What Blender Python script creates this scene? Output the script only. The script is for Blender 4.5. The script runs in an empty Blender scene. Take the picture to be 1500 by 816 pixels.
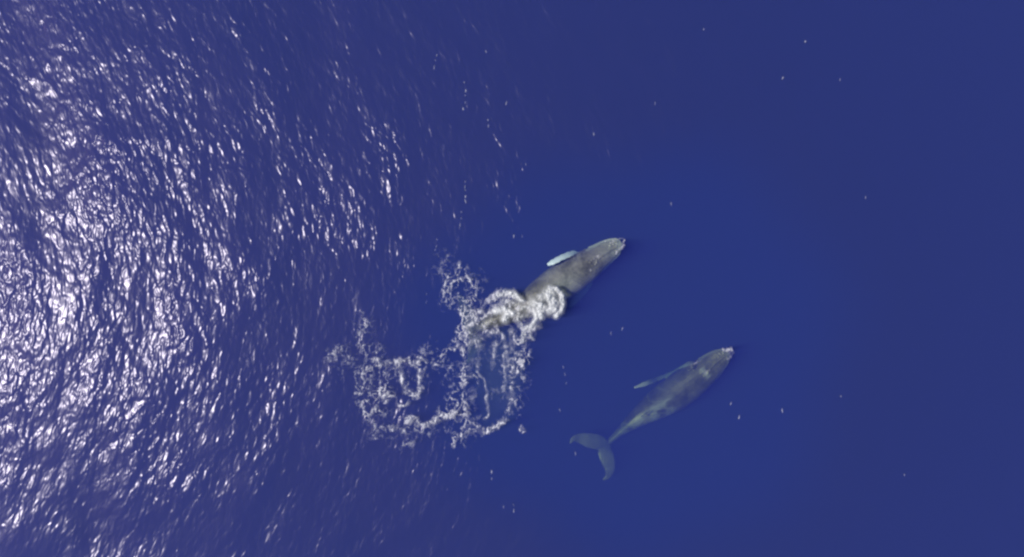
import bpy, bmesh, math, random
import numpy as np
from mathutils import Vector, Matrix, noise as mnoise

R = math.radians
random.seed(7)
rng = np.random.default_rng(11)
scene = bpy.context.scene
col = scene.collection

# ------------------------------------------------------------------ camera
CAM_H = 60.0            # drone height over the sea, metres
PPM = 18.75             # photo pixels per metre at sea level
cam_d = bpy.data.cameras.new("camera")
cam = bpy.data.objects.new("camera", cam_d)
col.objects.link(cam)
cam.location = (0, 0, CAM_H)
cam_d.sensor_width = 36.0
cam_d.lens = 36.0 * CAM_H / 80.0
cam_d.clip_end = 6000.0
scene.camera = cam

# ------------------------------------------------------------------ world and sun
SUN_DIR = Vector((-49.0, -2.5, 60.0)).normalized()      # towards the sun
elev = math.asin(SUN_DIR.z)
azim = math.atan2(SUN_DIR.x, SUN_DIR.y)
world = bpy.data.worlds.new("World")
scene.world = world
world.use_nodes = True
wt = world.node_tree
bg = wt.nodes["Background"]
sky = wt.nodes.new("ShaderNodeTexSky")
sky.sky_type = 'NISHITA'
sky.sun_disc = False
sky.sun_elevation = elev
sky.sun_rotation = azim
wt.links.new(sky.outputs[0], bg.inputs[0])
bg.inputs[1].default_value = 0.06
sun_d = bpy.data.lights.new("sun", 'SUN')
sun_d.energy = 4.0
sun_d.angle = R(0.5)
sun_d.color = (1.0, 0.95, 0.9)
sun = bpy.data.objects.new("sun", sun_d)
col.objects.link(sun)
sun.rotation_euler = (-SUN_DIR).to_track_quat('-Z', 'Y').to_euler()
sun.location = (-60, -10, 90)
vs = scene.view_settings
vs.view_transform = 'Standard'
vs.look = 'None'
vs.gamma = 1.0
vs.exposure = 0.0
vs.use_curve_mapping = False
cy = scene.cycles
cy.max_bounces = 6
cy.transparent_max_bounces = 16
cy.volume_bounces = 1
cy.caustics_reflective = False
cy.caustics_refractive = False
cy.filter_width = 2.4
cy.sample_clamp_direct = 0.0
cy.sample_clamp_indirect = 2.0


# ------------------------------------------------------------------ helpers
def tag(o, label=None, cat=None, group=None, kind=None):
    if label: o["label"] = label
    if cat: o["category"] = cat
    if group: o["group"] = group
    if kind: o["kind"] = kind
    return o


def link(name, me, m=None, parent=None):
    o = bpy.data.objects.new(name, me)
    col.objects.link(o)
    if m is not None and len(me.materials) == 0:
        me.materials.append(m)
    if parent: o.parent = parent
    return o


def mesh_np(name, V, F, smooth=True):
    me = bpy.data.meshes.new(name)
    me.from_pydata([tuple(v) for v in V], [], [tuple(f) for f in F])
    me.update()
    if smooth:
        me.polygons.foreach_set("use_smooth", np.ones(len(me.polygons), dtype=bool))
    return me


def fattr(me, name, vals):
    a = me.attributes.new(name, 'FLOAT', 'POINT')
    a.data.foreach_set("value", np.asarray(vals, dtype=np.float32))


def at(px, py, z=0.0):
    """photo position (1500 x 816) at height z above the sea -> metres on site"""
    k = (CAM_H - z) / CAM_H / PPM
    return Vector(((px - 750) * k, (408 - py) * k, z))


def vnoise(x, y, seed=0):
    """smooth value noise, 0..1"""
    xi = np.floor(x).astype(np.int64); yi = np.floor(y).astype(np.int64)
    fx = x - xi; fy = y - yi
    fx = fx * fx * fx * (fx * (fx * 6 - 15) + 10); fy = fy * fy * fy * (fy * (fy * 6 - 15) + 10)

    def h(a, b):
        n = (a * 374761393 + b * 668265263 + seed * 1442695041) & 0xFFFFFFFF
        n = ((n ^ (n >> 13)) * 1274126177) & 0xFFFFFFFF
        n = n ^ (n >> 16)
        return (n & 0xFFFFFF) / float(0xFFFFFF)
    a = h(xi, yi); b = h(xi + 1, yi); c = h(xi, yi + 1); d = h(xi + 1, yi + 1)
    return (a * (1 - fx) + b * fx) * (1 - fy) + (c * (1 - fx) + d * fx) * fy


def fbm(x, y, seed=0, octv=3):
    s = 0; w = 0; a = 1.0
    for i in range(octv):
        s = s + a * vnoise(x * 2 ** i + 17 * i, y * 2 ** i - 9 * i, seed + i); w += a; a *= 0.5
    return s / w


def sstep(a, b, x):
    t = np.clip((x - a) / (b - a), 0, 1)
    return t * t * (3 - 2 * t)


def mat(name):
    m = bpy.data.materials.new(name)
    m.use_nodes = True
    nt = m.node_tree
    nt.nodes.clear()
    out = nt.nodes.new("ShaderNodeOutputMaterial")
    return m, nt, out


def N(nt, kind, **kw):
    n = nt.nodes.new(kind)
    for k, v in kw.items():
        if k in n.inputs.keys(): n.inputs[k].default_value = v
        else: setattr(n, k, v)
    return n


def math_n(nt, op, a, b=None):
    n = nt.nodes.new("ShaderNodeMath"); n.operation = op
    for i, v in enumerate((a, b)):
        if v is None: continue
        if isinstance(v, (int, float)): n.inputs[i].default_value = v
        else: nt.links.new(v, n.inputs[i])
    return n.outputs[0]


# ------------------------------------------------------------------ materials
# open sea below the surface: an even body of blue water
m_body, nt, out = mat("sea water")
vsct = N(nt, "ShaderNodeVolumeScatter"); vsct.inputs["Color"].default_value = (0.105, 0.135, 1.0, 1)
vsct.inputs["Density"].default_value = 0.41
vsct.inputs["Anisotropy"].default_value = 0.0
vabs = N(nt, "ShaderNodeVolumeAbsorption"); vabs.inputs["Color"].default_value = (0.05, 0.32, 0.64, 1)
vabs.inputs["Density"].default_value = 0.30
ad = nt.nodes.new("ShaderNodeAddShader")
nt.links.new(vsct.outputs[0], ad.inputs[0]); nt.links.new(vabs.outputs[0], ad.inputs[1])
nt.links.new(ad.outputs[0], out.inputs["Volume"])

m_deep, nt, out = mat("deep water")
bs = N(nt, "ShaderNodeBsdfDiffuse")
tc = nt.nodes.new("ShaderNodeTexCoord")
nz = N(nt, "ShaderNodeTexNoise", Scale=0.045, Detail=3.0)
nt.links.new(tc.outputs["Object"], nz.inputs["Vector"])
cr = nt.nodes.new("ShaderNodeValToRGB")
cr.color_ramp.elements[0].position = 0.3; cr.color_ramp.elements[0].color = (0.055, 0.018, 0.16, 1)
cr.color_ramp.elements[1].position = 0.7; cr.color_ramp.elements[1].color = (0.015, 0.045, 0.17, 1)
nt.links.new(nz.outputs[0], cr.inputs[0]); nt.links.new(cr.outputs[0], bs.inputs[0])
nt.links.new(bs.outputs[0], out.inputs["Surface"])

# rippled skin of the sea: clear water that mirrors sun and sky
m_skin, nt, out = mat("rippled sea surface")
tc = nt.nodes.new("ShaderNodeTexCoord")
chop = N(nt, "ShaderNodeAttribute", attribute_name="chop")
cover = N(nt, "ShaderNodeAttribute", attribute_name="cover")


# wave crests run in long arcs, bowed towards the west
sx = nt.nodes.new("ShaderNodeSeparateXYZ"); nt.links.new(tc.outputs["Object"], sx.inputs[0])
yy = math_n(nt, 'MULTIPLY', sx.outputs[1], sx.outputs[1])
bow = math_n(nt, 'DIVIDE', math_n(nt, 'MULTIPLY', yy, 0.012), math_n(nt, 'ADD', math_n(nt, 'MULTIPLY', yy, 1 / 1600), 1.0))
cxyz = nt.nodes.new("ShaderNodeCombineXYZ")
nt.links.new(math_n(nt, 'ADD', sx.outputs[0], bow), cxyz.inputs[0])
nt.links.new(sx.outputs[1], cxyz.inputs[1]); nt.links.new(sx.outputs[2], cxyz.inputs[2])


def wave_noise(scale_xyz, rot, detail, rough, dist, W=0.0):
    mp = nt.nodes.new("ShaderNodeMapping")
    mp.inputs["Rotation"].default_value = (0, 0, rot)
    mp.inputs["Scale"].default_value = scale_xyz
    mp.inputs["Location"].default_value = (W, -W * 2, 0)
    nt.links.new(cxyz.outputs[0], mp.inputs["Vector"])
    n = N(nt, "ShaderNodeTexNoise", Scale=1.0, Detail=detail, Roughness=rough, Distortion=dist)
    nt.links.new(mp.outputs[0], n.inputs["Vector"])
    return n.outputs[0]


nA = wave_noise((1.2, 0.56, 1), R(2), 1.0, 0.5, 0.3)
nB = wave_noise((2.45, 1.2, 1), R(-8), 1.0, 0.5, 0.4, 31.0)
nC = wave_noise((0.30, 0.22, 1), R(20), 1.0, 0.5, 0.2, 77.0)
h = math_n(nt, 'MULTIPLY', nA, 0.18)
h2 = math_n(nt, 'MULTIPLY', nB, 0.145)
h = math_n(nt, 'ADD', h, h2)
h = math_n(nt, 'MULTIPLY', h, chop.outputs["Fac"])
h3 = math_n(nt, 'MULTIPLY', nC, 0.34)
h = math_n(nt, 'ADD', h, h3)
bp = N(nt, "ShaderNodeBump", Strength=1.0, Distance=1.0)
nt.links.new(h, bp.inputs["Height"])
g1 = N(nt, "ShaderNodeBsdfGlossy", Roughness=0.235)
g1.inputs["Color"].default_value = (0.92, 0.87, 1.0, 1)
nt.links.new(bp.outputs[0], g1.inputs["Normal"])
g2 = N(nt, "ShaderNodeBsdfGlossy", Roughness=0.62)          # ripples finer than the bump
g2.inputs["Color"].default_value = (1.0, 0.58, 0.80, 1)
gl = nt.nodes.new("ShaderNodeMixShader"); gl.inputs[0].default_value = 0.28
nt.links.new(g1.outputs[0], gl.inputs[1]); nt.links.new(g2.outputs[0], gl.inputs[2])
fr = N(nt, "ShaderNodeFresnel", IOR=1.34)
nt.links.new(bp.outputs[0], fr.inputs["Normal"])
tr = N(nt, "ShaderNodeBsdfTransparent")
mx = nt.nodes.new("ShaderNodeMixShader")
nt.links.new(math_n(nt, 'MULTIPLY', fr.outputs[0], cover.outputs["Fac"]), mx.inputs[0])
nt.links.new(tr.outputs[0], mx.inputs[1]); nt.links.new(gl.outputs[0], mx.inputs[2])
nt.links.new(mx.outputs[0], out.inputs["Surface"])

# foam: white froth with gaps finer than its mesh
def foam_material(name, color, gain):
    m, nt, out = mat(name)
    den = N(nt, "ShaderNodeAttribute", attribute_name="froth")
    tc = nt.nodes.new("ShaderNodeTexCoord")
    nz = N(nt, "ShaderNodeTexNoise", Scale=2.2, Detail=2.0, Roughness=0.5)
    nt.links.new(tc.outputs["Object"], nz.inputs["Vector"])
    k = math_n(nt, 'ADD', math_n(nt, 'MULTIPLY', nz.outputs[0], 0.9), 0.5)
    a = math_n(nt, 'MULTIPLY', math_n(nt, 'MULTIPLY', den.outputs["Fac"], gain), k)
    cl = nt.nodes.new("ShaderNodeClamp"); nt.links.new(a, cl.inputs[0])
    d = N(nt, "ShaderNodeBsdfDiffuse"); d.inputs[0].default_value = (*color, 1)
    tl = N(nt, "ShaderNodeBsdfTranslucent"); tl.inputs[0].default_value = (*color, 1)
    g = N(nt, "ShaderNodeBsdfGlossy", Roughness=0.3)
    m1 = nt.nodes.new("ShaderNodeMixShader"); m1.inputs[0].default_value = 0.3
    nt.links.new(d.outputs[0], m1.inputs[1]); nt.links.new(tl.outputs[0], m1.inputs[2])
    m2 = nt.nodes.new("ShaderNodeMixShader"); m2.inputs[0].default_value = 0.04
    nt.links.new(m1.outputs[0], m2.inputs[1]); nt.links.new(g.outputs[0], m2.inputs[2])
    t = N(nt, "ShaderNodeBsdfTransparent")
    m3 = nt.nodes.new("ShaderNodeMixShader")
    nt.links.new(cl.outputs[0], m3.inputs[0])
    nt.links.new(t.outputs[0], m3.inputs[1]); nt.links.new(m2.outputs[0], m3.inputs[2])
    nt.links.new(m3.outputs[0], out.inputs["Surface"])
    return m


m_foam = foam_material("sea foam", (0.78, 0.78, 0.86), 0.9)
m_wash = foam_material("breaking white water", (0.84, 0.86, 0.88), 1.0)

m_bub, nt, out = mat("aerated water")
vb = N(nt, "ShaderNodeVolumeScatter"); vb.inputs["Color"].default_value = (0.62, 0.78, 0.95, 1)
vb.inputs["Density"].default_value = 0.06
nt.links.new(vb.outputs[0], out.inputs["Volume"])


def whale_material(name, dark, light, pale_gain):
    m, nt, out = mat(name)
    tc = nt.nodes.new("ShaderNodeTexCoord")
    n1 = N(nt, "ShaderNodeTexNoise", Scale=0.9, Detail=5.0, Roughness=0.62, Distortion=0.6)
    n2 = N(nt, "ShaderNodeTexNoise", Scale=7.0, Detail=4.0, Roughness=0.65)
    for n in (n1, n2): nt.links.new(tc.outputs["Object"], n.inputs["Vector"])
    cr = nt.nodes.new("ShaderNodeValToRGB")
    cr.color_ramp.elements[0].position = 0.38; cr.color_ramp.elements[0].color = (*dark, 1)
    cr.color_ramp.elements[1].position = 0.64; cr.color_ramp.elements[1].color = (*light, 1)
    nt.links.new(math_n(nt, 'ADD', math_n(nt, 'MULTIPLY', n1.outputs[0], 0.7), math_n(nt, 'MULTIPLY', n2.outputs[0], 0.3)), cr.inputs[0])
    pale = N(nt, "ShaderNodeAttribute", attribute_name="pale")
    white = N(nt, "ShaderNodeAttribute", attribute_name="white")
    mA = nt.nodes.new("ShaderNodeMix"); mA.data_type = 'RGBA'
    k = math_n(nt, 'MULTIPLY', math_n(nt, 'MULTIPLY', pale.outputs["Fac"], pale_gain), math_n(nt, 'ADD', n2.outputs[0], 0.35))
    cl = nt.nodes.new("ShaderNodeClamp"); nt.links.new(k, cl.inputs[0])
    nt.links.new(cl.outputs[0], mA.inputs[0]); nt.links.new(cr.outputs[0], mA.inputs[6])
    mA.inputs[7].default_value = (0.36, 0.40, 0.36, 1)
    mB = nt.nodes.new("ShaderNodeMix"); mB.data_type = 'RGBA'
    nt.links.new(white.outputs["Fac"], mB.inputs[0]); nt.links.new(mA.outputs[2], mB.inputs[6])
    mB.inputs[7].default_value = (0.52, 0.66, 0.70, 1)
    p = N(nt, "ShaderNodeBsdfPrincipled", Roughness=0.34)
    nt.links.new(mB.outputs[2], p.inputs["Base Color"])
    b = N(nt, "ShaderNodeBump", Strength=0.5, Distance=0.06)
    nt.links.new(n2.outputs[0], b.inputs["Height"]); nt.links.new(b.outputs[0], p.inputs["Normal"])
    nt.links.new(p.outputs[0], out.inputs["Surface"])
    return m


m_whale1 = whale_material("grey whale skin", (0.05, 0.052, 0.048), (0.23, 0.225, 0.21), 1.1)
m_whale2 = whale_material("dark whale skin", (0.034, 0.038, 0.020), (0.12, 0.12, 0.075), 0.72)

# ------------------------------------------------------------------ the sea
def box_mesh(name, lo, hi):
    x0, y0, z0 = lo; x1, y1, z1 = hi
    V = [(x0, y0, z0), (x1, y0, z0), (x1, y1, z0), (x0, y1, z0), (x0, y0, z1), (x1, y0, z1), (x1, y1, z1), (x0, y1, z1)]
    F = [(3, 2, 1, 0), (4, 5, 6, 7), (0, 1, 5, 4), (1, 2, 6, 5), (2, 3, 7, 6), (3, 0, 4, 7)]
    return mesh_np(name, V, F, False)


tag(link("sea_water", box_mesh("sea_water", (-2500, -2500, -30), (2500, 2500, 0)), m_body),
    "body of clear deep blue sea water the whales swim in", "sea water", kind="structure")
tag(link("deep_water", mesh_np("deep_water", [(-2490, -2490, -14), (2490, -2490, -14), (2490, 2490, -14), (-2490, 2490, -14)], [(0, 1, 2, 3)], False), m_deep),
    "dark blue depths far below the whales", "deep water", kind="structure")

# wave patches: (px, py, radius x, radius y, added chop)
PATCH = [
    (20, 490, 70, 90, 0.40), (130, 260, 70, 110, 0.40), (10, 380, 40, 60, 0.35), (250, 480, 60, 50, 0.3),
    (250, 700, 34, 40, 0.45), (320, 300, 100, 130, 0.16), (110, 80, 150, 100, 0.34), (25, 240, 50, 90, -0.45), (620, 200, 80, 160, 0.2), (600, 640, 90, 80, 0.15),
    (110, 790, 150, 60, -0.35), (130, 640, 40, 30, -0.3), (230, 580, 120, 60, 0.15),
    (400, 120, 60, 60, 0.15), (430, 560, 70, 70, 0.20), (500, 380, 90, 100, 0.18), (560, 250, 90, 120, 0.12),
    (45, 150, 45, 55, -0.55), (45, 340, 28, 30, -0.45), (160, 420, 26, 36, -0.5), (60, 745, 80, 45, -0.4),
    (170, 40, 60, 30, -0.25), (100, 790, 80, 30, -0.4), (215, 445, 20, 30, -0.4), (300, 430, 30, 40, -0.2),
    (330, 640, 40, 30, -0.2), (240, 120, 60, 45, -0.2), (140, 690, 40, 30, -0.2),
]


def sea_axes():
    fine_x = np.arange(-48, 48.01, 0.4); fine_y = np.arange(-30, 30.01, 0.4)
    far = np.array([60, 80, 120, 200, 400, 800, 1600, 2490.0])
    return np.concatenate([-far[::-1], fine_x, far]), np.concatenate([-far[::-1], fine_y, far])


xs, ys = sea_axes()
X, Y = np.meshgrid(xs, ys)
PX = X * PPM + 750; PY = 408 - Y * PPM
CH = 0.55 - 0.03 * sstep(10, 22, np.abs(Y)) - 0.06 * sstep(590, 720, PY) - 0.13 * sstep(180, 440, PX) - 0.08 * sstep(330, 480, PX) * sstep(260, 120, PY) - 0.06 * sstep(350, 460, PX) * sstep(560, 680, PY)
SW = np.zeros_like(X)
for a, b, ra, rb, k in PATCH:
    g_ = np.exp(-((PX - a) / ra) ** 2 - ((PY - b) / rb) ** 2)
    SW += (0.13 if k > 0.22 else 0.0 if k > 0 else 0.13) * k * (PX - a) / PPM * g_      # long swell faces leaning to or from the sun
    CH += (k if k > 0 else 0.45 * k) * np.exp(-((PX - a) / ra) ** 2 - ((PY - b) / rb) ** 2)
CH += 0.95 * (fbm(X / 3.2, Y / 5.0, 5) - 0.5)
CH = np.clip(CH, 0.42, 1.6)
# opening cut in the surface round the whales, its reflection faded towards the edge
ang = np.arctan2(PY - 515, PX - 905)
rad = np.sqrt(((PX - 915) / 235) ** 2 + ((PY - 515) / 215) ** 2) * (1 + 0.05 * np.sin(3 * ang + 1) + 0.04 * np.sin(7 * ang))
COV = sstep(1.0, 1.7, rad)
Z = 0.24 * (fbm(X / 5.0, Y / 8.0, 40, 2) - 0.5) * sstep(640, 480, PX) * np.clip(1.5 - np.hypot(X, Y) / 100, 0, 1) + 0.08 + 0.3 * sstep(480, 250, PX) + SW
ny, nx = X.shape
idx = np.arange(nx * ny).reshape(ny, nx)
F = np.stack([idx[:-1, :-1], idx[:-1, 1:], idx[1:, 1:], idx[1:, :-1]], -1).reshape(-1, 4)
inside = (COV.ravel()[F] <= 0.0).all(axis=1)
F = F[~inside]
V = np.stack([X.ravel(), Y.ravel(), Z.ravel()], -1)
used = np.unique(F); remap = -np.ones(len(V), dtype=int); remap[used] = np.arange(len(used))
me = mesh_np("sea_surface", V[used], remap[F])
fattr(me, "chop", CH.ravel()[used]); fattr(me, "cover", COV.ravel()[used])
tag(link("sea_surface", me, m_skin), "rippled blue sea surface with sun glitter", "sea", kind="structure")

# ------------------------------------------------------------------ whales
def spline(pts, n):
    P = np.array(pts, dtype=float)
    d = np.r_[0, np.cumsum(np.linalg.norm(np.diff(P[:, :3], axis=0), axis=1))]
    d /= d[-1]
    t = np.linspace(0, 1, n)
    m = np.zeros_like(P)
    m[1:-1] = (P[2:] - P[:-2]) / (d[2:] - d[:-2])[:, None]
    m[0] = (P[1] - P[0]) / (d[1] - d[0]); m[-1] = (P[-1] - P[-2]) / (d[-1] - d[-2])
    out = []
    for s in t:
        i = min(max(np.searchsorted(d, s) - 1, 0), len(P) - 2)
        h = d[i + 1] - d[i]; u = (s - d[i]) / h
        h00 = 2 * u ** 3 - 3 * u ** 2 + 1; h10 = u ** 3 - 2 * u ** 2 + u; h01 = -2 * u ** 3 + 3 * u ** 2; h11 = u ** 3 - u ** 2
        out.append(h00 * P[i] + h10 * h * m[i] + h01 * P[i + 1] + h11 * h * m[i + 1])
    return np.array(out)


def loft(bm, rings):
    vs_ = [[bm.verts.new(p) for p in r] for r in rings]
    n = len(rings[0])
    for a, b in zip(vs_[:-1], vs_[1:]):
        for k in range(n):
            bm.faces.new((a[k], a[(k + 1) % n], b[(k + 1) % n], b[k]))
    bm.faces.new(vs_[0][::-1]); bm.faces.new(vs_[-1])


def whale(name, spine, roll, whiteness, flippers, fluke_l, fluke_r, dorsal_s, material, label, pale_fn, top_sets=None):
    """spine rows: x, y, z(of the axis), half width, half height"""
    bm = bmesh.new()
    S = spline(spine, 90)
    frames = []
    for i in range(len(S)):
        a = S[max(i - 1, 0)][:3]; b = S[min(i + 1, len(S) - 1)][:3]
        T = Vector(b - a).normalized()                     # towards the tail
        up = Vector((0, 0, 1)); up = (up - T * up.dot(T)).normalized()
        side = T.cross(up).normalized()                    # the whale's right... outward one side
        up = Matrix.Rotation(roll, 3, T) @ up; side = Matrix.Rotation(roll, 3, T) @ side
        frames.append((Vector(S[i][:3]), T, up, side))
    rings = []
    for i, (c, T, up, side) in enumerate(frames):
        w, hh = max(S[i][3], 0.03), max(S[i][4], 0.03)
        s = i / (len(S) - 1)
        ring = []
        for k in range(28):
            a = 2 * math.pi * k / 28
            ca, sa = math.cos(a), math.sin(a)
            e = 0.92
            u = math.copysign(abs(ca) ** e, ca) * w
            v = math.copysign(abs(sa) ** e, sa) * hh
            if sa > 0 and s > 0.55: v *= 1 + 0.18 * (s - 0.55) / 0.45 * (abs(sa) ** 6)      # keel of the tail stock
            if sa > 0 and s < 0.2: v *= 0.8 + s                                      # flat rostrum
            ring.append(c + side * u + up * v)
        rings.append(ring)
    loft(bm, rings)

    def at_s(s, u, v):
        f = s * (len(S) - 1); i = int(min(f, len(S) - 2)); k = f - i
        c, T, up, side = frames[i]; c2 = frames[i + 1][0]
        w = S[i][3] * (1 - k) + S[i + 1][3] * k; hh = S[i][4] * (1 - k) + S[i + 1][4] * k
        return c.lerp(c2, k) + side * (u * w) + up * (v * hh), T, up, side

    def bump(p, r):
        bmesh.ops.create_icosphere(bm, subdivisions=2, radius=r, matrix=Matrix.Translation(p))

    # raised middle ridge of the rostrum, blowhole guard and the rows of tubercles
    for s in np.linspace(0.035, 0.15, 16):
        p, *_ = at_s(s, 0, 0.80 + s * 0.9); bump(p, 0.09)
    for s, u in ((0.165, 0.0), (0.172, 0.16), (0.172, -0.16), (0.185, 0.20), (0.185, -0.20), (0.2, 0.15), (0.2, -0.15)):
        p, *_ = at_s(s, u, 0.96); bump(p, 0.09)
    for sgn in (1, -1):
        for row, (u, v) in enumerate(((0.42, 0.74), (0.70, 0.55), (0.92, 0.25))):
            for s in np.linspace(0.03, 0.15, 8):
                p, *_ = at_s(s + 0.004 * row + rng.uniform(-0.003, 0.003), sgn * u * rng.uniform(0.94, 1.05), v); bump(p, rng.uniform(0.055, 0.085))
        p, *_ = at_s(0.19, sgn * 0.97, 0.0); bump(p, 0.10)                       # eye
        # lower lip, a thick rim standing out round the rostrum
        lip = []
        for s in np.linspace(0.006, 0.17, 22):
            p, T, up, side = at_s(s, sgn * 1.0, -0.12)
            lip.append([p + side * (0.10 * sgn * math.cos(b)) + up * (0.11 * math.sin(b)) for b in np.linspace(0, 2 * math.pi, 9)[:-1]])
        loft(bm, lip)

    # dorsal fin on its hump
    c, T, up, side = at_s(dorsal_s, 0, 0.85)
    fin = []
    for k in range(7):
        f = k / 6
        cc = c + up * (0.48 * f) + T * (0.35 * f * f)
        L = 0.75 * (1 - f) ** 0.8 + 0.07; th = 0.09 * (1 - f) + 0.045
        fin.append([cc + T * (math.cos(b) * L) + side * (math.sin(b) * th) for b in np.linspace(0, 2 * math.pi, 15)[:-1]])
    loft(bm, fin)

    blade_pts = []

    def blade(path, knobs, thick, keep=True):
        """path rows: x, y, z, half chord, direction of the chord x, y ; a tapered, knobbly blade"""
        B = spline(path, 34)
        rr = []
        for i in range(len(B)):
            a = B[max(i - 1, 0)][:3]; b = B[min(i + 1, len(B) - 1)][:3]
            T = Vector(b - a).normalized()
            n = Vector((0, 0, 1)); n = (n - T * n.dot(T)).normalized()
            ch = T.cross(n).normalized()
            n = Matrix.Rotation(B[i][4], 3, T) @ n; ch = Matrix.Rotation(B[i][4], 3, T) @ ch
            w = max(B[i][3], 0.04) * (1 + knobs * (0.5 + 0.5 * math.sin(i * 1.35)))
            th = max(thick * (B[i][3] / max(B[:, 3])), 0.055)
            rr.append([Vector(B[i][:3]) + ch * (math.cos(q) * w) + n * (math.sin(q) * th) for q in np.linspace(0, 2 * math.pi, 17)[:-1]])
            if keep: blade_pts.append((Vector(B[i][:3]), w, i / (len(B) - 1)))
        loft(bm, rr)

    for f in flippers: blade(f, 0.16, 0.16)
    for f in (fluke_l, fluke_r): blade(f, 0.03, 0.13, False)

    me0 = bpy.data.meshes.new(name + "_cast"); bm.normal_update(); bm.to_mesh(me0); bm.free()
    tmp = bpy.data.objects.new(name + "_cast", me0); col.objects.link(tmp)
    md = tmp.modifiers.new("fuse", 'REMESH'); md.mode = 'VOXEL'; md.voxel_size = 0.045; md.use_smooth_shade = True
    sm = tmp.modifiers.new("soften", 'SMOOTH'); sm.factor = 0.5; sm.iterations = 4
    dg = bpy.context.evaluated_depsgraph_get(); dg.update()
    me = bpy.data.meshes.new_from_object(tmp.evaluated_get(dg))
    bpy.data.objects.remove(tmp); bpy.data.meshes.remove(me0)
    me.name = name
    n = len(me.vertices)
    co = np.empty(n * 3, dtype=np.float32); me.vertices.foreach_get("co", co); co = co.reshape(n, 3)
    C = S[:, :3]; best = np.full(n, 1e9); si = np.zeros(n, dtype=int)
    for i in range(len(C)):
        d = ((co - C[i]) ** 2).sum(1); m_ = d < best; best[m_] = d[m_]; si[m_] = i
    side = np.array([list(f[3]) for f in frames]); upv = np.array([list(f[2]) for f in frames])
    off = co - C[si]
    u = (off * side[si]).sum(1) / np.maximum(S[si, 3], 0.05); v = (off * upv[si]).sum(1) / np.maximum(S[si, 4], 0.05)
    s = si / (len(C) - 1)
    W = np.zeros(n)
    for p, w, t in blade_pts:
        d = np.sqrt(((co - np.array(p)) ** 2).sum(1))
        W = np.maximum(W, sstep(w + 0.28, w + 0.05, d) * sstep(0.12, 0.3, t))
    W *= np.where((np.abs(u) < 1.0) & (s < 0.9) & (np.abs(v) < 1.0), 0.0, 1.0)
    fattr(me, "white", W * whiteness)
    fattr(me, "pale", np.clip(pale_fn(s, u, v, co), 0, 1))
    org = np.array(C[len(C) // 2])
    me.vertices.foreach_set("co", (co - org).astype(np.float32).ravel())
    me.update()
    o = link(name, me)
    me.materials.clear(); me.materials.append(material)
    o.location = org
    tag(o, label, "whale", "whales swimming just under the surface")
    return o


def sp(rows, deeper):
    out = []
    for px, py, z, w, hh in rows:
        p = at(px, py, z - deeper); out.append((p.x, p.y, p.z, w * 1.12, hh))
    return out


def pale_head(s, u, v):
    lip = sstep(0.82, 1.05, np.abs(u)) * (s < 0.19)
    tip = sstep(0.06, 0.0, s)
    return np.maximum(lip, tip)


# whale A, at the foam
spine1 = sp([
    (912, 357, -0.40, 0.10, 0.10), (906, 359, -0.42, 0.46, 0.26), (893, 366, -0.60, 0.72, 0.42), (878, 376, -0.80, 0.88, 0.66),
    (862, 387, -1.02, 1.12, 0.98), (843, 399, -1.22, 1.30, 1.18), (822, 413, -1.26, 1.33, 1.24), (800, 428, -1.15, 1.22, 1.20),
    (778, 443, -0.88, 1.02, 1.05), (756, 455, -0.66, 0.82, 0.80), (736, 464, -0.50, 0.66, 0.62), (715, 473, -0.55, 0.50, 0.46),
    (702, 481, -0.85, 0.34, 0.30), (692, 489, -1.3, 0.22, 0.16)], 0.22)


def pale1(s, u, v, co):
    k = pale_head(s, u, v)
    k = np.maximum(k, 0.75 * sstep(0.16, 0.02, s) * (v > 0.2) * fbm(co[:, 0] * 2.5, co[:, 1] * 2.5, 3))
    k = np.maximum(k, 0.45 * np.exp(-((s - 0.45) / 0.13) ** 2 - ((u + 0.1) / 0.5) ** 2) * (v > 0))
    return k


def rows(lst):
    out = []
    for px, py, z, w, tw in lst:
        p = at(px, py, z); out.append((p.x, p.y, p.z, w, tw))
    return out


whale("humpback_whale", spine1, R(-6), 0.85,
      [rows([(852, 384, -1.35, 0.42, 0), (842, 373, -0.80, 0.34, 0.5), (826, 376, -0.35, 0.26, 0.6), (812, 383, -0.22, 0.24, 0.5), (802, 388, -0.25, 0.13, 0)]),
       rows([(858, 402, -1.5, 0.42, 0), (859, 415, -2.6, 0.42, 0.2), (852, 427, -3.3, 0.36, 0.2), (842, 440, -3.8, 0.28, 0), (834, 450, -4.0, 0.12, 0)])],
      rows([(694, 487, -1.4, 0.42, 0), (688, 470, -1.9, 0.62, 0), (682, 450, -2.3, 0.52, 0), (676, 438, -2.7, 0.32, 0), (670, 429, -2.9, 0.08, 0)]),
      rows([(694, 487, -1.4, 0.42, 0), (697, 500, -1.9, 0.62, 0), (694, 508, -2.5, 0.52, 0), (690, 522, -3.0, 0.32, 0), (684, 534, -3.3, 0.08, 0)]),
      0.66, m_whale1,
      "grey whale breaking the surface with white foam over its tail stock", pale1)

# whale B, alone at lower right
spine2 = sp([
    (1069, 517, -0.45, 0.10, 0.10), (1063, 520, -0.5, 0.44, 0.26), (1051, 528, -0.75, 0.72, 0.42), (1037, 540, -1.05, 0.92, 0.66),
    (1020, 553, -1.45, 1.14, 0.98), (1001, 567, -1.80, 1.26, 1.16), (982, 580, -1.95, 1.22, 1.18), (962, 593, -1.90, 1.05, 1.06),
    (943, 606, -1.80, 0.80, 0.88), (926, 618, -1.90, 0.56, 0.68), (911, 630, -2.2, 0.36, 0.48),
    (899, 641, -2.2, 0.25, 0.34), (889, 650, -2.2, 0.24, 0.24), (883, 656, -2.1, 0.24, 0.16)], 0.55)


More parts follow.
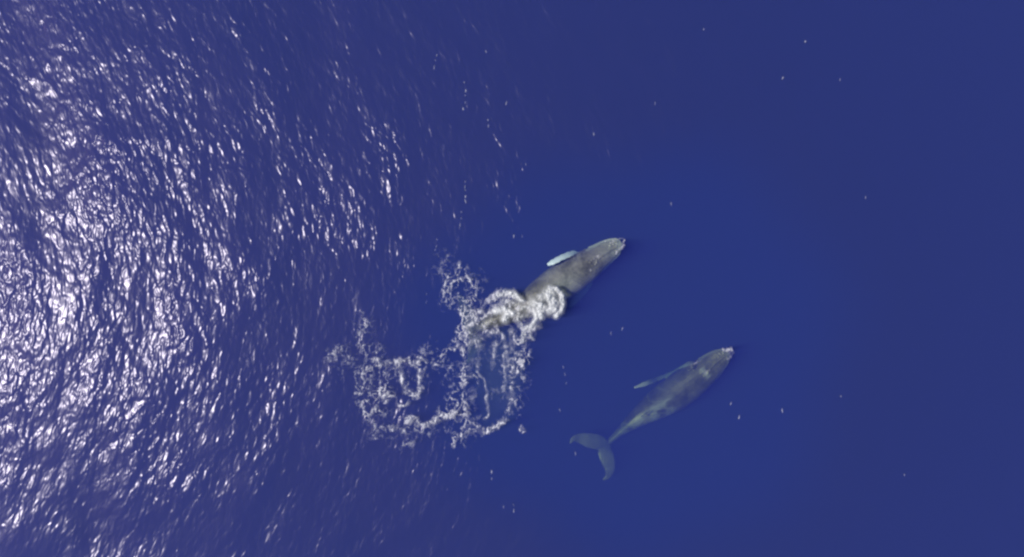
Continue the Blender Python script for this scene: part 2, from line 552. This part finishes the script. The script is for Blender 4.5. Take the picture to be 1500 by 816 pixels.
def pale2(s, u, v, co):
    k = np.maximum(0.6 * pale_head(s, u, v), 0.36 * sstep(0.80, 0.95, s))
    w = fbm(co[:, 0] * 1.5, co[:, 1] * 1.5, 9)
    # caustic light painted pale along the rear back, from the ridge down one flank
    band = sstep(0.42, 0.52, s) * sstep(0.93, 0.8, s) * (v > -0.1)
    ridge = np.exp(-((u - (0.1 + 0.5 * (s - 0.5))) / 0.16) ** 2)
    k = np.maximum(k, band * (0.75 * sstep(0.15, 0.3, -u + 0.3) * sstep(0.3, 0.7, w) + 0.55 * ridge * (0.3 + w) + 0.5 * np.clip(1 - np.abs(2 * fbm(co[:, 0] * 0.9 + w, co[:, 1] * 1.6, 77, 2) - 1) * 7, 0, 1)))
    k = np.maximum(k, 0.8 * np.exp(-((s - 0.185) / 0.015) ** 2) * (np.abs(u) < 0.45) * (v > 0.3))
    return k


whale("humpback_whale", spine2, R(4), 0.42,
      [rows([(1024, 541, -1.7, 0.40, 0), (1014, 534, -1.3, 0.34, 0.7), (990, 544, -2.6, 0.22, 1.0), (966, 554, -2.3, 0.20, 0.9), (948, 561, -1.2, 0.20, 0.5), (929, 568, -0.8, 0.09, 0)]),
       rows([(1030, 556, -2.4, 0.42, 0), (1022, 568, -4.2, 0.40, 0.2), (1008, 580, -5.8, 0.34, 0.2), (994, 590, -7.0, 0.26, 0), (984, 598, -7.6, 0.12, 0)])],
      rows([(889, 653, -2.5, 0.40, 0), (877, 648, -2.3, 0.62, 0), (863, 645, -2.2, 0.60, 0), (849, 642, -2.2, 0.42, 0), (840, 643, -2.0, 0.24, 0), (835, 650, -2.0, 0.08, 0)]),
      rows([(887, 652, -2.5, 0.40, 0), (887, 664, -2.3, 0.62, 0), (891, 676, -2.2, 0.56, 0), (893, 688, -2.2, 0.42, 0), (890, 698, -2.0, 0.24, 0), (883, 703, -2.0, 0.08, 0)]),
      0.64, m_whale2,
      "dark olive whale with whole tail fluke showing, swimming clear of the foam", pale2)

# ------------------------------------------------------------------ foam
def Z3(p): return (p[0] / 2.721 + 480, p[1] / 2.721 + 370)
def Z1(p): return (p[0] / 4.532 + 740, p[1] / 4.532 + 320)


def seg_dist(PX, PY, pts):
    best = np.full(PX.shape, 1e9)
    for (x0, y0), (x1, y1) in zip(pts[:-1], pts[1:]):
        dx, dy = x1 - x0, y1 - y0
        t = np.clip(((PX - x0) * dx + (PY - y0) * dy) / (dx * dx + dy * dy + 1e-9), 0, 1)
        best = np.minimum(best, np.hypot(PX - x0 - t * dx, PY - y0 - t * dy))
    return best


# (outline points in the 2.721x enlargement, half width px in the photo, strength, how lacy 0..1)
STROKES = [
    ([(145, 270), (128, 330), (150, 420), (132, 480), (125, 560), (150, 620), (190, 690), (250, 702)], 5.0, 0.95, 0.75),
    ([(150, 425), (240, 435), (320, 425), (390, 440)], 3.6, 0.95, 0.6),
    ([(290, 440), (292, 500), (320, 550), (350, 575), (368, 530), (362, 470), (330, 430)], 3.2, 1.0, 0.5),
    ([(200, 440), (245, 500), (205, 540), (240, 585)], 8.0, 0.7, 1.0),
    ([(165, 470), (170, 560), (200, 620)], 9.0, 0.62, 1.0),
    ([(278, 608), (325, 600)], 2.6, 0.95, 0.3),
    ([(320, 660), (350, 670), (380, 690), (430, 665), (480, 648), (530, 662)], 3.4, 0.95, 0.5),
    ([(320, 660), (315, 700), (320, 725)], 4.0, 0.8, 0.8),
    ([(290, 782), (330, 745)], 4.0, 0.55, 0.9),
    ([(190, 700), (195, 745)], 3.0, 0.95, 0.5),
    ([(495, 100), (530, 85), (570, 110), (590, 160), (565, 200)], 6.5, 0.8, 0.9),
    ([(540, 60), (535, 100), (520, 150), (545, 200), (580, 250)], 6.5, 0.8, 0.9),
    ([(490, 130), (480, 170), (520, 200), (560, 220)], 8.0, 0.75, 1.0),
    ([(480, 160), (450, 190), (460, 220)], 4.0, 0.5, 1.0),
    ([(550, 150), (600, 160), (610, 185)], 5.0, 0.55, 1.0),
    ([(525, 210), (540, 280), (530, 340)], 7.0, 0.75, 0.95),
    ([(580, 240), (555, 300), (545, 350)], 7.0, 0.8, 0.8),
    ([(545, 345), (575, 270), (620, 210), (680, 165), (735, 163), (780, 195)], 4.5, 1.1, 0.45),
    ([(550, 330), (590, 275), (640, 232), (700, 215)], 4.5, 1.0, 0.5),
    ([(640, 190), (700, 185), (760, 215)], 5.0, 0.85, 0.8),
    ([(570, 365), (620, 335), (680, 312)], 4.5, 1.0, 0.5),
    ([(670, 232), (710, 228), (728, 240)], 5.5, 1.1, 0.25),
    ([(440, 440), (500, 375), (550, 340)], 6.0, 0.8, 0.9),
    ([(430, 430), (480, 470), (520, 460)], 7.0, 0.55, 1.0),
    ([(532, 330), (532, 400), (542, 470), (530, 560), (550, 640), (540, 700), (505, 755)], 6.0, 0.88, 0.8),
    ([(540, 492), (582, 496)], 3.0, 0.9, 0.4),
    ([(525, 560), (500, 600), (520, 660), (560, 700)], 9.0, 0.75, 0.95),
    ([(548, 620), (560, 680), (530, 735)], 9.0, 1.0, 0.7),
    ([(580, 690), (625, 710), (680, 690), (720, 642), (748, 600), (722, 560), (740, 520), (742, 440), (745, 370), (735, 300)], 4.0, 0.9, 0.6),
    ([(750, 330), (765, 400), (765, 470), (745, 520)], 7.5, 0.85, 0.85),
    ([(780, 300), (790, 360), (800, 420), (805, 435)], 5.0, 0.75, 0.9),
    ([(598, 370), (612, 430), (600, 470), (632, 550), (642, 620), (625, 660)], 2.4, 0.75, 0.35),
    ([(645, 335), (655, 390), (675, 410)], 4.0, 0.55, 0.7),
    ([(690, 330), (680, 380)], 4.0, 0.5, 0.7),
    ([(775, 205), (745, 245), (760, 290), (800, 308), (832, 275), (832, 235), (805, 212), (775, 205)], 4.5, 1.15, 0.35),
    ([(790, 310), (780, 340), (770, 380)], 7.0, 0.9, 0.8),
    ([(0, 405), (45, 395), (95, 360), (145, 290)], 6.0, 0.45, 1.0),
    ([(30, 440), (60, 490)], 8.0, 0.3, 1.0),
    ([(180, 380), (215, 390)], 6.0, 0.55, 1.0),
    ([(455, 640), (490, 640)], 6.0, 0.75, 0.9),
    ([(240, 450), (300, 470)], 6.0, 0.5, 1.0),
    ([(380, 400), (395, 380)], 5.0, 0.5, 1.0),
    ([(765, 600), (770, 650)], 3.5, 0.7, 0.8),
    ([(775, 700), (780, 720)], 2.5, 0.8, 0.6),
    ([(690, 480), (700, 500)], 3.0, 0.4, 0.8),
]
STROKES = [([Z3(p) for p in pts], w, d, l) for pts, w, d, l in STROKES]
# narrow collars of foam where the snouts push through
STROKES += [([Z3(p) for p in pts], w, d, l) for pts, w, d, l in [
    ([(470, 60), (540, 120), (560, 230)], 17.0, 0.34, 0.7), ([(600, 100), (600, 190)], 12.0, 0.28, 0.8), ([(0, 430), (80, 430), (150, 330), (140, 250)], 13.0, 0.30, 0.8),
    ([(150, 430), (175, 560), (215, 660)], 14.0, 0.30, 0.8), ([(240, 460), (380, 470)], 14.0, 0.30, 0.8), ([(450, 420), (520, 500), (520, 650)], 15.0, 0.34, 0.8),
    ([(740, 330), (770, 450), (750, 600)], 13.0, 0.34, 0.8), ([(560, 320), (700, 300), (760, 260)], 14.0, 0.40, 0.6), ([(300, 700), (420, 720), (540, 700)], 13.0, 0.28, 0.8),
    ([(600, 400), (690, 430), (660, 560)], 16.0, 0.16, 0.9), ([(618, 300), (612, 360), (606, 430)], 3.6, 0.75, 0.3), ([(655, 315), (662, 380), (655, 470)], 3.2, 0.7, 0.3),
    ([(695, 320), (712, 420), (705, 540)], 3.0, 0.62, 0.35), ([(725, 300), (728, 380), (720, 450)], 3.4, 0.7, 0.35), ([(580, 380), (575, 500), (590, 620)], 5.0, 0.32, 0.4), ([(170, 700), (240, 760)], 12.0, 0.25, 0.9),
]]
STROKES += [
    ([(885, 357), (898, 351.5), (909, 351), (914, 356), (912, 364), (905, 372)], 1.3, 0.75, 0.5),
    ([(1058, 514), (1067, 512.5), (1072, 518), (1069, 525)], 1.6, 0.8, 0.4),
    ([(1062, 515), (1066, 514)], 2.0, 0.85, 0.2),
    ([(873, 376), (880, 380)], 2.2, 0.5, 0.6),
    ([(1017, 533), (1027, 530)], 2.0, 0.6, 0.6),
    ([(1030, 548), (1034, 543)], 1.8, 0.55, 0.5),
]


def foam_sheet(name, material, label, box, strokes, base_z, lift, seed, step=0.05, warp=5.0, spread=1.0, more_lace=0.0, fading=True, extra_z=None, floor_a=0.05):
    x0, y0, x1, y1 = box
    gx = np.arange((x0 - 750) / PPM, (x1 - 750) / PPM, step)
    gy = np.arange((408 - y1) / PPM, (408 - y0) / PPM, step)
    X, Y = np.meshgrid(gx, gy)
    PX = X * PPM + 750; PY = 408 - Y * PPM
    wx = (fbm(PX / 16, PY / 16, seed, 3) - 0.5) * 2 * warp + (vnoise(PX / 4.5, PY / 4.5, seed + 8) - 0.5) * warp * 0.35
    wy = (fbm(PX / 16 + 50, PY / 16, seed + 3, 3) - 0.5) * 2 * warp + (vnoise(PX / 4.5, PY / 4.5, seed + 9) - 0.5) * warp * 0.35
    QX = PX + wx; QY = PY + wy
    # threads of foam between cells of clear water
    r1 = 1 - np.abs(2 * fbm(QX / 11.0, QY / 16.0, seed + 21, 4) - 1) * 7.0
    r2 = 1 - np.abs(2 * fbm(QX / 7.0 + 9, QY / 10.0, seed + 31, 4) - 1) * 6.5
    tear = sstep(0.25, 0.6, fbm(PX / 3.2, PY / 4.2, seed + 71, 3))
    lace = np.clip(np.maximum(r1, 0.8 * r2), 0, 1) * (0.35 + 0.65 * tear)
    grain = fbm(PX / 4.0, PY / 4.0, seed + 44, 2)
    fade = sstep(0.22, 0.62, fbm(PX / 11.0, PY / 11.0, seed + 60, 2))        # froth comes and goes along each streak
    A = np.zeros_like(X)
    for pts, w, d, l in strokes:
        dist = seg_dist(QX, QY, pts)
        m = np.exp(-(dist / (w * spread)) ** 2 * 0.9) * ((0.45 + 0.75 * fade) if fading else 1)
        l = min(1.0, l + more_lace)
        g = (1 - l) * (0.8 - 0.35 * fading + (0.4 + 0.5 * fading) * grain) + l * (lace * (0.5 + 1.0 * grain) * 1.6 + 0.10 * tear)
        A = np.maximum(A, d * m * g)
    A = np.clip((A - 0.06) / 0.9, 0, 1) ** 1.4 * 1.05
    H = base_z + lift * A * (0.4 + grain)
    if extra_z is not None: H = H + extra_z(PX, PY)
    ny, nx = X.shape
    idx = np.arange(nx * ny).reshape(ny, nx)
    F = np.stack([idx[:-1, :-1], idx[:-1, 1:], idx[1:, 1:], idx[1:, :-1]], -1).reshape(-1, 4)
    F = F[(A.ravel()[F] > floor_a).any(axis=1)]
    k = (CAM_H - H) / CAM_H
    V = np.stack([(X * k).ravel(), (Y * k).ravel(), H.ravel()], -1)
    used = np.unique(F); remap = -np.ones(len(V), dtype=int); remap[used] = np.arange(len(used))
    me = mesh_np(name, V[used], remap[F])
    fattr(me, "froth", A.ravel()[used])
    o = link(name, me, material)
    return tag(o, label, "foam", kind="stuff")


foam_sheet("foam", m_foam, "lacy rings and threads of white foam trailing behind the whale", (470, 340, 1090, 700), STROKES, 0.13, 0.07, 3, spread=1.28, more_lace=0.15, step=0.04, warp=7.0)

# water thrown up over the tail stock
W1 = [
    ([(285, 500), (325, 560), (300, 600)], 8.0, 1.0, 0.0),
    ([(300, 462), (345, 468), (375, 510), (380, 570), (368, 615), (335, 648)], 4.2, 1.25, 0.05),
    ([(232, 575), (225, 615), (240, 650)], 5.5, 1.2, 0.1),
    ([(290, 535), (305, 590), (285, 610)], 4.5, 1.15, 0.1),
    ([(240, 525), (320, 500)], 7.5, 0.85, 0.08),
    ([(320, 530), (330, 600)], 6.0, 0.9, 0.05),
    ([(190, 560), (260, 600), (310, 610)], 9.0, 0.85, 0.1),
    ([(0, 485), (60, 490), (110, 535)], 3.6, 1.05, 0.3),
    ([(0, 540), (50, 560)], 5.0, 0.8, 0.6),
    ([(0, 610), (20, 640), (0, 670)], 6.0, 1.1, 0.2),
    ([(90, 610), (140, 590), (195, 600)], 3.6, 0.9, 0.4),
    ([(190, 600), (205, 660), (180, 710), (130, 740)], 4.5, 1.1, 0.3),
    ([(90, 620), (85, 680), (110, 720)], 3.5, 0.7, 0.5),
    ([(110, 660), (160, 650)], 4.0, 0.6, 0.5),
    ([(130, 750), (120, 810)], 5.0, 0.9, 0.5),
    ([(160, 740), (185, 800)], 3.0, 0.7, 0.6),
]
W1 = [([Z1(p) for p in pts], w, d, l) for pts, w, d, l in W1]
W1 += [([Z3(p) for p in pts], w, d, l) for pts, w, d, l in [
    ([(670, 232), (705, 228), (735, 243)], 6.0, 1.1, 0.1), 
    ([(680, 168), (735, 165), (780, 195)], 3.5, 1.0, 0.3), ([(700, 195), (750, 205), (790, 225)], 6.0, 0.55, 0.4),
    ([(600, 300), (640, 290)], 4.0, 0.35, 0.8), ([(850, 190), (880, 175), (905, 160)], 6.0, 0.5, 0.2),
]]
foam_sheet("white_water", m_wash, "thick white water heaped over the back of the foaming whale", (680, 405, 845, 510), W1, 0.16, 0.22, 17,
           step=0.04, warp=2.0, fading=False, extra_z=lambda a, b: 0.35 * np.exp(-((a - 795) / 30) ** 2 - ((b - 442) / 26) ** 2))

# flecks on the open water: foam bits, and sun glints painted as white mesh
FL = []
for (px, py, n) in [(680, 120, 5), (682, 265, 5), (676, 310, 4), (640, 80, 3), (825, 537, 2), (1031, 42, 1), (870, 195, 1), (712, 75, 1), (742, 150, 1),
                    (715, 175, 2), (770, 240, 1), (983, 297, 1), (1268, 288, 1), (1147, 113, 1), (1231, 115, 1), (752, 739, 2), (738, 742, 1), (830, 560, 1),
                    (1083, 610, 1), (1071, 590, 1), (1146, 600, 1), (912, 480, 1), (895, 487, 1), (753, 345, 1), (865, 395, 1), (1232, 580, 1), (1325, 695, 1),
                    (960, 150, 1), (1180, 60, 1), (820, 600, 1), (843, 663, 1), (700, 560, 1), (720, 690, 2), (765, 345, 1), (640, 350, 3), (625, 430, 2)]:
    x, y = px, py
    for k in range(n):
        L = rng.uniform(1.0, 3.2)
        d_ = rng.uniform(0.25, 0.7)
        FL.append(([(x, y), (x + rng.uniform(-0.8, 0.8), y + L)], rng.uniform(0.55, 1.05), d_, 0.1))
        x += rng.uniform(-3, 3); y += rng.uniform(5, 12)


def flecks(name, strokes, label):
    bm = bmesh.new(); dens = []
    for pts, w, d, l in strokes:
        a, b = at(*pts[0], 0.12), at(*pts[1], 0.12)
        T = (b - a); L = max(T.length, 0.02); T.normalize(); S_ = Vector((-T.y, T.x, 0)); w /= PPM
        c0 = bm.verts.new((a + b) / 2 + Vector((0, 0, 0.05))); dens.append(d)
        prev = [c0] * 12
        ph = rng.uniform(0, 6, 3)
        for ri, (f, dd) in enumerate(((0.55, d * 0.9), (1.0, d * 0.45), (1.5, 0.0))):
            ring = []
            for k in range(12):
                q = 2 * math.pi * k / 12
                r = f * (1 + 0.22 * math.sin(2 * q + ph[0]) + 0.15 * math.sin(3 * q + ph[1]))
                p = (a + b) / 2 + T * (math.cos(q) * (L / 2 + w) * r) + S_ * (math.sin(q) * w * r) + Vector((0, 0, 0.04 - 0.04 * f))
                ring.append(bm.verts.new(p)); dens.append(dd)
            for k in range(12):
                j = (k + 1) % 12
                if ri == 0: bm.faces.new((c0, ring[k], ring[j]))
                else: bm.faces.new((prev[k], ring[k], ring[j], prev[j]))
            prev = ring
    me = bpy.data.meshes.new(name); bm.to_mesh(me); bm.free()
    for p in me.polygons: p.use_smooth = True
    fattr(me, "froth", np.array(dens))
    return tag(link(name, me, m_foam), label, "foam", kind="stuff")


flecks("foam_glint_flecks", FL, "tiny white flecks of foam and painted sun glints scattered thinly over the smooth blue water")

# bubbles carried down below the foam
bm = bmesh.new()
bmesh.ops.create_icosphere(bm, subdivisions=5, radius=1.0)
c = at(727, 540, -1.6)
for v in bm.verts:
    n_ = mnoise.noise(v.co * 1.8 + Vector((3, 1, 0)))
    v.co = Vector((v.co.x * 2.3 * (1 + 0.35 * n_), v.co.y * 4.6 * (1 + 0.35 * n_), v.co.z * 1.25 * (1 + 0.3 * n_)))
me = bpy.data.meshes.new("bubble_cloud"); bm.to_mesh(me); bm.free()
o = link("bubble_cloud", me, m_bub); o.location = c
tag(o, "pale bluish cloud of fine bubbles under the foam", "bubbles", kind="stuff")
